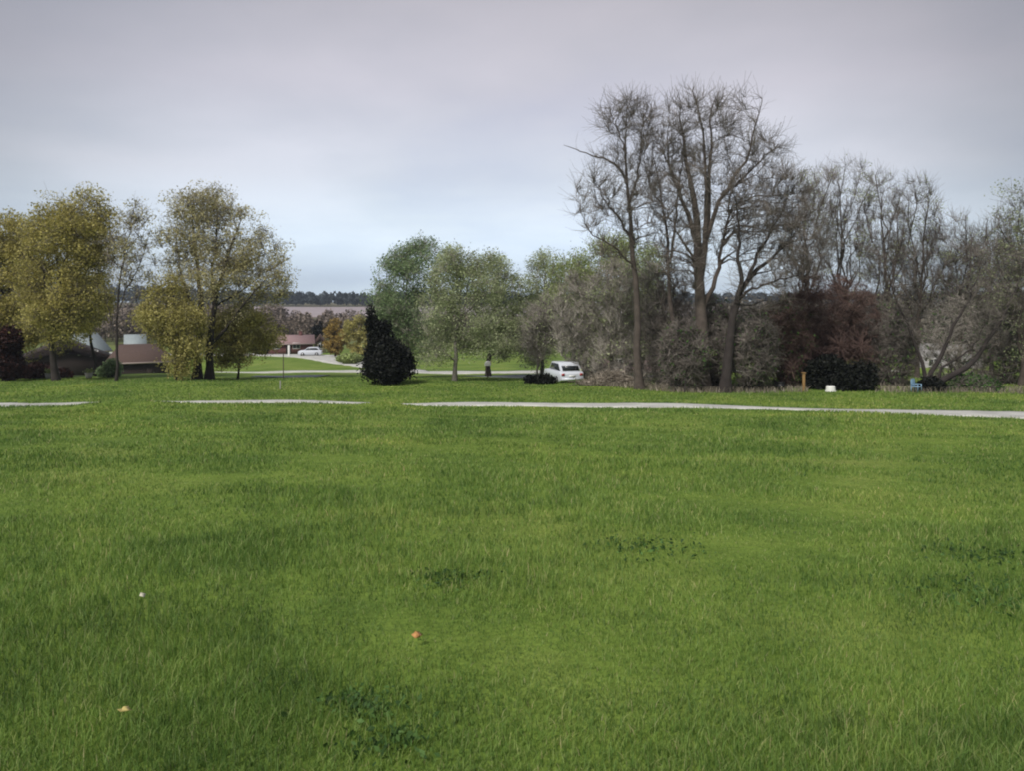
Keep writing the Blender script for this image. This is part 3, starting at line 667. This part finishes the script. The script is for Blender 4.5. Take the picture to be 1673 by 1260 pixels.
shrub('low olive shrub on the verge at the right edge', 1590, 47, [(1592, 630, 38, 18), (1560, 638, 18, 9)], 'weed', 1800, .12, 14, seed=93, twigs=200)
shrub('small dark shrub in front of the white car', 882, 52.5, [(888, 622, 22, 9), (870, 620, 12, 7)], 'black', 2800, .12, 14, seed=94, shell=.4)
shrub('dark shrub behind the right end of the white car', 957, 57, [(957, 606, 11, 20)], 'black', 1800, .12, 14, seed=95)

# right bare trees
RG = 'leafless trees in the right background'
def rt(lab, px, Y, env, seed, **k):
    kw = dict(r=.17, n2=80, n3=620, n4=3300, tw=1.0, seed=seed, group=RG, fork=.12, nl=14, up=1.1, twig='twig', shell=.35, tr=.012, leaf=(1600, .085, 'greygreen')); kw.update(k)
    tree(lab, px, Y, env, **kw)
rt('leafless tree nearest right of the tall pair, behind the maroon bush', 1315, 60, [(1320, 380, 44, 100), (1335, 320, 34, 50), (1300, 450, 40, 60)], 101)
rt('tallest leafless background tree, above the maroon domed bush', 1378, 63, [(1385, 350, 48, 94), (1370, 420, 50, 80)], 102)
rt('upright leafless background tree above the dark twiggy bush', 1440, 60, [(1440, 380, 42, 100), (1450, 450, 50, 80)], 103)
rt('wide leafless background tree with crowded upright stems, right of the maroon bush', 1498, 60, [(1495, 370, 46, 84), (1510, 450, 50, 80)], 104)
rt('shorter leafless background tree above the leaning branches', 1565, 58, [(1560, 430, 46, 78), (1600, 460, 50, 76)], 105)
rt('leafless background tree between the wide upright one and the right edge tree', 1620, 62, [(1620, 440, 46, 84), (1600, 500, 50, 60)], 109)
tree('low leafless tree with thick limbs leaning right from its base', 1520, 47.5,
     [(1610, 500, 60, 60), (1570, 520, 60, 60), (1640, 440, 46, 60), (1480, 500, 44, 60)],
     limbs=[([(1518, 642), (1532, 622), (1560, 608), (1590, 594), (1606, 560), (1640, 510), (1660, 450)], .22, .02, -.4),
            ([(1516, 642), (1522, 600), (1545, 575), (1560, 540), (1590, 490), (1610, 440)], .17, .02, .6),
            ([(1514, 642), (1508, 590), (1490, 540), (1470, 480), (1460, 430)], .14, .02, 1.),
            ([(1530, 606), (1560, 586), (1578, 570), (1600, 520)], .08, .015, -.9)],
     n2=40, n3=260, n4=1400, tw=.6, seed=106, bark='bark_dark', up=.3)
rt('leafing grey-green tree at the right edge of the view', 1668, 50, [(1672, 390, 46, 84), (1650, 450, 40, 70), (1690, 470, 50, 80)], 107, leaf=(6090, 0.084, 'greygreen'), up=.4)
rt('leafless tree just beyond the right edge of the view', 1790, 52, [(1800, 420, 80, 120)], 108, up=.4)
tree('olive-leaved tree just beyond the left edge of the view', -120, 60, [(-125, 440, 80, 130)], r=.3, n2=50, n3=350, n4=1500, leaf=(23200, 0.129, 'olive'), seed=28, group=LG)

# ------------------------------------------------------------------ dead stems at the wood edge (stuff)
rng = np.random.default_rng(5); n = 6500
px = np.concatenate([rng.uniform(950, 1320, n//2), rng.uniform(1430, 1700, n//4), rng.uniform(950, 1200, n-n//2-n//4)]); Yd = rng.uniform(44.3, 48.5, n)+np.interp(px, [950, 1100, 1700], [6.5, 0, 0])
x = (px-HX)/F*Yd
blades('dead_grass', x, Yd, rng.uniform(.12, .5, n), np.full(n, .03), M['straw'], rng, 'pale dead grass stems along the foot of the thicket')

# ------------------------------------------------------------------ brush pile
b = G(998, 51); root = empty('brush_pile', b, 'pale pile of cut brush at the foot of the grey thicket', 'brush pile')
rng = np.random.default_rng(9); g = Geo(); n = 520
xc = rng.normal(size=n)*.85; zc = np.abs(rng.normal(size=n))*.34*np.exp(-(xc/1.6)**2)+.05
c = b+np.stack([xc, rng.normal(size=n)*.5, zc], 1); d = rng.normal(size=(n, 3))*np.array([1, .7, .35]); d /= np.linalg.norm(d, axis=1, keepdims=True)
L = rng.uniform(.3, 1.0, (n, 1)); P = np.stack([c-d*L, c+rng.normal(size=(n, 3))*.03, c+d*L], 1); P[..., 2] = np.maximum(P[..., 2], b[2]-.02)
g.poly(P, rng.uniform(.012, .035, (n, 1))*np.array([[1, .9, .5]]), 4); g.build('sticks', M['straw'], root)
g = Geo(); c = b+np.stack([rng.normal(size=1500)*.9, rng.normal(size=1500)*.5, np.abs(rng.normal(size=1500))*.25+.05], 1)
g.leaves(c, .13, rng); g.build('dead_leaves', M['straw'], root)

# ------------------------------------------------------------------ cars
def car(label, px, Y, rz, L=4.2, Wd=1.75, H=1.5, name='parked_car', van=False):
    b = G(px, Y); root = empty(name, b, label, 'car', 'parked white cars', rz)
    h = Wd/2
    prof = [(-L/2, .35), (-L/2+.05, .75), (-L/2+.25, .92), (-L/4+.05, 1.0), (L/2-.25, 1.0), (L/2, .85), (L/2, .35), (L/2-.3, .22), (-L/2+.2, .22)]
    one(lambda S: S.prism(prof, -h, h), 'body', M['carpaint'], root, .06)
    cab = [(-L/4+.0, .98), (-L/8+.1, H-.06), (0, H), (L/3-.1, H), (L/2-.2, 1.0), (L/2-.22, .98)]
    one(lambda S: S.prism(cab, -h+.12, h-.12), 'cabin', M['carpaint'], root, .05)
    sw = [(-L/4+.2, 1.02), (-L/8+.2, H-.12), (L/3-.18, H-.12), (L/2-.45, 1.02)]
    for y0, y1 in ((-h+.10, -h+.14), (h-.14, h-.10)): one(lambda S: S.prism(sw, y0, y1), 'side_window', M['glass'], root)
    rx0, rx1 = L/3-.06, L/2-.215
    def rw(S, xa, za, xb, zb, o):
        S.add([(xa+o, -h+.25, za), (xb+o, -h+.25, zb), (xb+o, h-.25, zb), (xa+o, h-.25, za), (xa-.03, -h+.25, za), (xb-.03, -h+.25, zb), (xb-.03, h-.25, zb), (xa-.03, h-.25, za)],
              [(0, 1, 2, 3), (7, 6, 5, 4), (0, 4, 5, 1), (1, 5, 6, 2), (2, 6, 7, 3), (3, 7, 4, 0)])
    one(lambda S: rw(S, rx0, H-.09, rx1, 1.04, .02), 'rear_window', M['glass'], root)
    one(lambda S: rw(S, -L/8+.07, H-.10, -L/4+.02, 1.03, -.02), 'windscreen', M['glass'], root)
    for xx in (-L/2+.8, L/2-.85):
        for sy in (-1, 1):
            w_ = one(lambda S: S.cyl((xx, sy*(h-.08), .31), .31, .2, 'y', 20), 'wheel', M['rubber'], root)
            one(lambda S: S.cyl((xx, sy*(h+.025), .31), .19, .03, 'y', 14), 'rim', M['chrome'], w_)
    for sy in (-1, 1):
        one(lambda S: S.box(L/2-.04, L/2+.02, sy*(h-.2)-.12, sy*(h-.2)+.12, .68, .86), 'tail_light', M['redlamp'], root)
        one(lambda S: S.box(-L/2+.0, -L/2+.12, sy*(h-.25)-.15, sy*(h-.25)+.15, .66, .80), 'headlight', M['lens'], root)
    one(lambda S: S.box(L/2-.02, L/2+.07, -h+.1, h-.1, .36, .52), 'bumper', M['carpaint'], root)
    one(lambda S: S.box(L/2+.001, L/2+.03, -.25, .25, .60, .72), 'number_plate', M['white'], root)
car('bluish white hatchback parked by the thicket right of centre', 920, 55.5, R(-74), 3.9, 1.8, 1.62)
car('small distant white car parked beside the red brick house', 507, 129, R(8), 4.0, 1.7, 1.5)

# ------------------------------------------------------------------ small things
def post(name, label, cat, px, Y, w, h, mat, cap=None, group=None):
    b = G(px, Y); root = empty(name, b, label, cat, group)
    one(lambda S: S.box(-w/2, w/2, -w/2, w/2, -.2, h), 'post', M[mat], root, .01)
    if cap: one(lambda S: cap(S, w, h), 'cap', M[mat], root, .008)
    return root
post('marker_post', 'ochre wooden post on the verge left of the evergreen shrub', 'post', 1313, 45.0, .14, 1.15, 'post', lambda S, w, h: S.box(-.12, .12, -.12, .12, h, h+.04))
post('marker_post', 'thin white marker post on the verge at left', 'post', 458, 48, .07, .6, 'siding')
post('utility_pole', 'short white pole in front of the distant red brick house', 'pole', 472, 127, .30, 1.9, 'white')
post('utility_pole', 'thin dark pole standing on the verge left of the cedar', 'pole', 463, 58, .06, 2.0, 'bark')
# mailbox
b = G(797, 61.5); root = empty('mailbox', b, 'pale mailbox on a dark post below the centre trees', 'mailbox')
one(lambda S: S.box(-.06, .06, -.06, .06, -.1, 1.0), 'post', M['bark_dark'], root, .01)
bx = one(lambda S: S.prism([(-.26, 1.0), (.26, 1.0), (.26, 1.22), (.18, 1.34), (0, 1.38), (-.18, 1.34), (-.26, 1.22)], -.3, .3), 'box', M['white'], root, .01)
one(lambda S: S.box(.262, .28, -.1, -.06, 1.15, 1.42), 'flag', M['redlamp'], root)
# bucket
b = G(1357, 44.6); root = empty('bucket', b, 'white upturned bucket on the grass before the near-black evergreen shrub', 'bucket')
one(lambda S: S.cyl((0, 0, .20), .30, .36, 'z', 20, .24), 'body', M['white'], root, .01)
one(lambda S: S.cyl((0, 0, .03), .33, .05, 'z', 20), 'rim', M['white'], root, .008)
# blue chair
b = G(1497, 45.2); root = empty('garden_chair', b, 'blue plastic garden chair beside the small near-black shrub', 'chair', rz=R(35)); root.scale = (.85, .85, .85)
one(lambda S: S.box(-.28, .28, -.26, .26, .38, .43), 'seat', M['blue'], root, .02)
one(lambda S: (S.box(-.28, .28, .22, .27, .43, .95), S.box(-.22, .22, .215, .275, .95, 1.0)), 'backrest', M['blue'], root, .02)
for sx in (-1, 1):
    one(lambda S: S.box(sx*.27-.03, sx*.27+.03, -.25, .25, .60, .64), 'armrest', M['blue'], root, .01)
    for sy in (-1, 1): one(lambda S: S.box(sx*.25-.025, sx*.25+.025, sy*.23-.025, sy*.23+.025, 0, .62 if sy < 0 else .40), 'leg', M['blue'], root)
# black bin and planters
b = G(1275, 45.8); root = empty('bin', b, 'small black bin at the foot of the brown undergrowth', 'bin')
one(lambda S: S.cyl((0, 0, .24), .20, .5, 'z', 14, .24), 'body', M['black_p'], root)
one(lambda S: S.cyl((0, 0, .52), .26, .06, 'z', 14), 'lid', M['black_p'], root)
for px, Y, lab in ((80, 61, 'pale garden tub in front of the dark brown house, left one'), (145, 62, 'pale garden tub in front of the dark brown house, right one')):
    b = G(px, Y); root = empty('planter', b, lab, 'planter', 'pale tubs by the dark brown house')
    one(lambda S: (S.cyl((0, 0, .22), .22, .44, 'z', 18, .30), S.cyl((0, 0, .46), .33, .05, 'z', 18)), 'tub', M['siding'], root)
    g = Geo(); rr = np.random.default_rng(int(px)); bb = b+np.array([0, 0, .55]); g.leaves(bb+rr.normal(size=(160, 3))*.14, .10, rr); g.build('foliage', M['green'], root)

# ------------------------------------------------------------------ haze
hz = one(lambda S: S.box(-1500, 1500, -40, 1700, -30, 60), 'haze', None)
hm = bpy.data.materials.new('haze_air'); hm.use_nodes = True; nt = hm.node_tree; nt.nodes.clear()
vo = nt.nodes.new('ShaderNodeVolumePrincipled'); vo.inputs['Color'].default_value = (.75, .85, 1, 1); vo.inputs['Density'].default_value = .0003; vo.inputs['Anisotropy'].default_value = .2
oo = nt.nodes.new('ShaderNodeOutputMaterial'); nt.links.new(vo.outputs[0], oo.inputs['Volume'])
hz.data.materials.append(hm); tag(hz, 'thin pale haze in the distance', 'haze', kind='stuff')

# ------------------------------------------------------------------ sky and light
SE, SR = R(48), R(212)
w = bpy.data.worlds.new('World'); sc.world = w; w.use_nodes = True; nt = w.node_tree; nt.nodes.clear()
out = nt.nodes.new('ShaderNodeOutputWorld')
sky = nt.nodes.new('ShaderNodeTexSky'); sky.sky_type = 'NISHITA'; sky.sun_disc = False; sky.sun_elevation = SE; sky.sun_rotation = SR; sky.air_density = 1.2; sky.dust_density = 2
b1 = nt.nodes.new('ShaderNodeBackground'); b1.inputs[1].default_value = .12; nt.links.new(sky.outputs[0], b1.inputs[0])
tc = nt.nodes.new('ShaderNodeTexCoord'); sp = nt.nodes.new('ShaderNodeSeparateXYZ'); nt.links.new(tc.outputs['Generated'], sp.inputs[0])
# cloud deck: project direction on a flat layer
mx = nt.nodes.new('ShaderNodeMath'); mx.operation = 'MAXIMUM'; mx.inputs[1].default_value = 0; nt.links.new(sp.outputs[2], mx.inputs[0])
ad = nt.nodes.new('ShaderNodeMath'); ad.operation = 'ADD'; ad.inputs[1].default_value = .16; nt.links.new(mx.outputs[0], ad.inputs[0])
vd = nt.nodes.new('ShaderNodeVectorMath'); vd.operation = 'DIVIDE'; cb = nt.nodes.new('ShaderNodeCombineXYZ')
for i in range(3): nt.links.new(ad.outputs[0], cb.inputs[i])
nt.links.new(tc.outputs['Generated'], vd.inputs[0]); nt.links.new(cb.outputs[0], vd.inputs[1])
f1 = noise(nt, .9, 5, .5, vd.outputs[0]); f2 = noise(nt, .35, 2, .5, vd.outputs[0])
elev = nt.nodes.new('ShaderNodeMapRange'); elev.inputs[1].default_value = .0; elev.inputs[2].default_value = .42; nt.links.new(sp.outputs[2], elev.inputs[0])
cc = ramp(nt, elev.outputs[0], [(0, (.66, .79, .92)), (.2, (.63, .73, .84)), (.4, (.54, .57, .64)), (.65, (.45, .445, .50)), (1, (.31, .30, .33))])
cv = ramp(nt, f1, [(.32, (.88, .90, .95)), (.5, (1, 1, 1)), (.66, (1.12, 1.10, 1.09))])
cc = mixc(nt, cc, cv, 1., 'MULTIPLY')
dp = nt.nodes.new('ShaderNodeVectorMath'); dp.operation = 'DOT_PRODUCT'; nt.links.new(tc.outputs['Generated'], dp.inputs[0]); dp.inputs[1].default_value = Vector((-.02, 1, .22)).normalized()
gl = nt.nodes.new('ShaderNodeMapRange'); gl.interpolation_type = 'SMOOTHSTEP'; gl.inputs[1].default_value = .76; gl.inputs[2].default_value = 1.0; gl.inputs[3].default_value = .76; gl.inputs[4].default_value = 1.36; nt.links.new(dp.outputs['Value'], gl.inputs[0])
cg_ = nt.nodes.new('ShaderNodeVectorMath'); cg_.operation = 'SCALE'; nt.links.new(cc, cg_.inputs[0]); nt.links.new(gl.outputs[0], cg_.inputs['Scale']); cc = cg_.outputs[0]
b2 = nt.nodes.new('ShaderNodeBackground'); nt.links.new(cc, b2.inputs[0]); b2.inputs[1].default_value = 1.06
ms = nt.nodes.new('ShaderNodeMixShader'); fr = nt.nodes.new('ShaderNodeMapRange'); nt.links.new(f2, fr.inputs[0])
fr.inputs[1].default_value = .35; fr.inputs[2].default_value = .6; fr.inputs[3].default_value = .72; fr.inputs[4].default_value = .96
nt.links.new(fr.outputs[0], ms.inputs[0]); nt.links.new(b1.outputs[0], ms.inputs[1]); nt.links.new(b2.outputs[0], ms.inputs[2]); nt.links.new(ms.outputs[0], out.inputs[0])
sl = bpy.data.lights.new('sun', 'SUN'); sl.energy = 3.3; sl.angle = R(14); sl.color = (1, .95, .88)
so = bpy.data.objects.new('sun', sl); col.objects.link(so)
d = Vector((math.sin(SR)*math.cos(SE), math.cos(SR)*math.cos(SE), math.sin(SE)))
so.rotation_euler = d.to_track_quat('Z', 'Y').to_euler()

# ------------------------------------------------------------------ camera
cd = bpy.data.cameras.new('camera'); cam = bpy.data.objects.new('camera', cd); col.objects.link(cam); sc.camera = cam
cam.location = (0, 0, EYE); cam.rotation_euler = (R(90), 0, 0)
cd.sensor_fit = 'HORIZONTAL'; cd.sensor_width = 36; cd.lens = 36*F/1673
cd.shift_y = -(630-HY)/1673; cd.clip_start = .1; cd.clip_end = 6000
sc.view_settings.view_transform = 'Standard'; sc.view_settings.look = 'None'; sc.view_settings.exposure = 0; sc.view_settings.gamma = 1
try:
    sc.cycles.filter_width = 2.0
    sc.cycles.max_bounces = 6; sc.cycles.diffuse_bounces = 3; sc.cycles.transmission_bounces = 3; sc.cycles.volume_bounces = 0
except Exception: pass
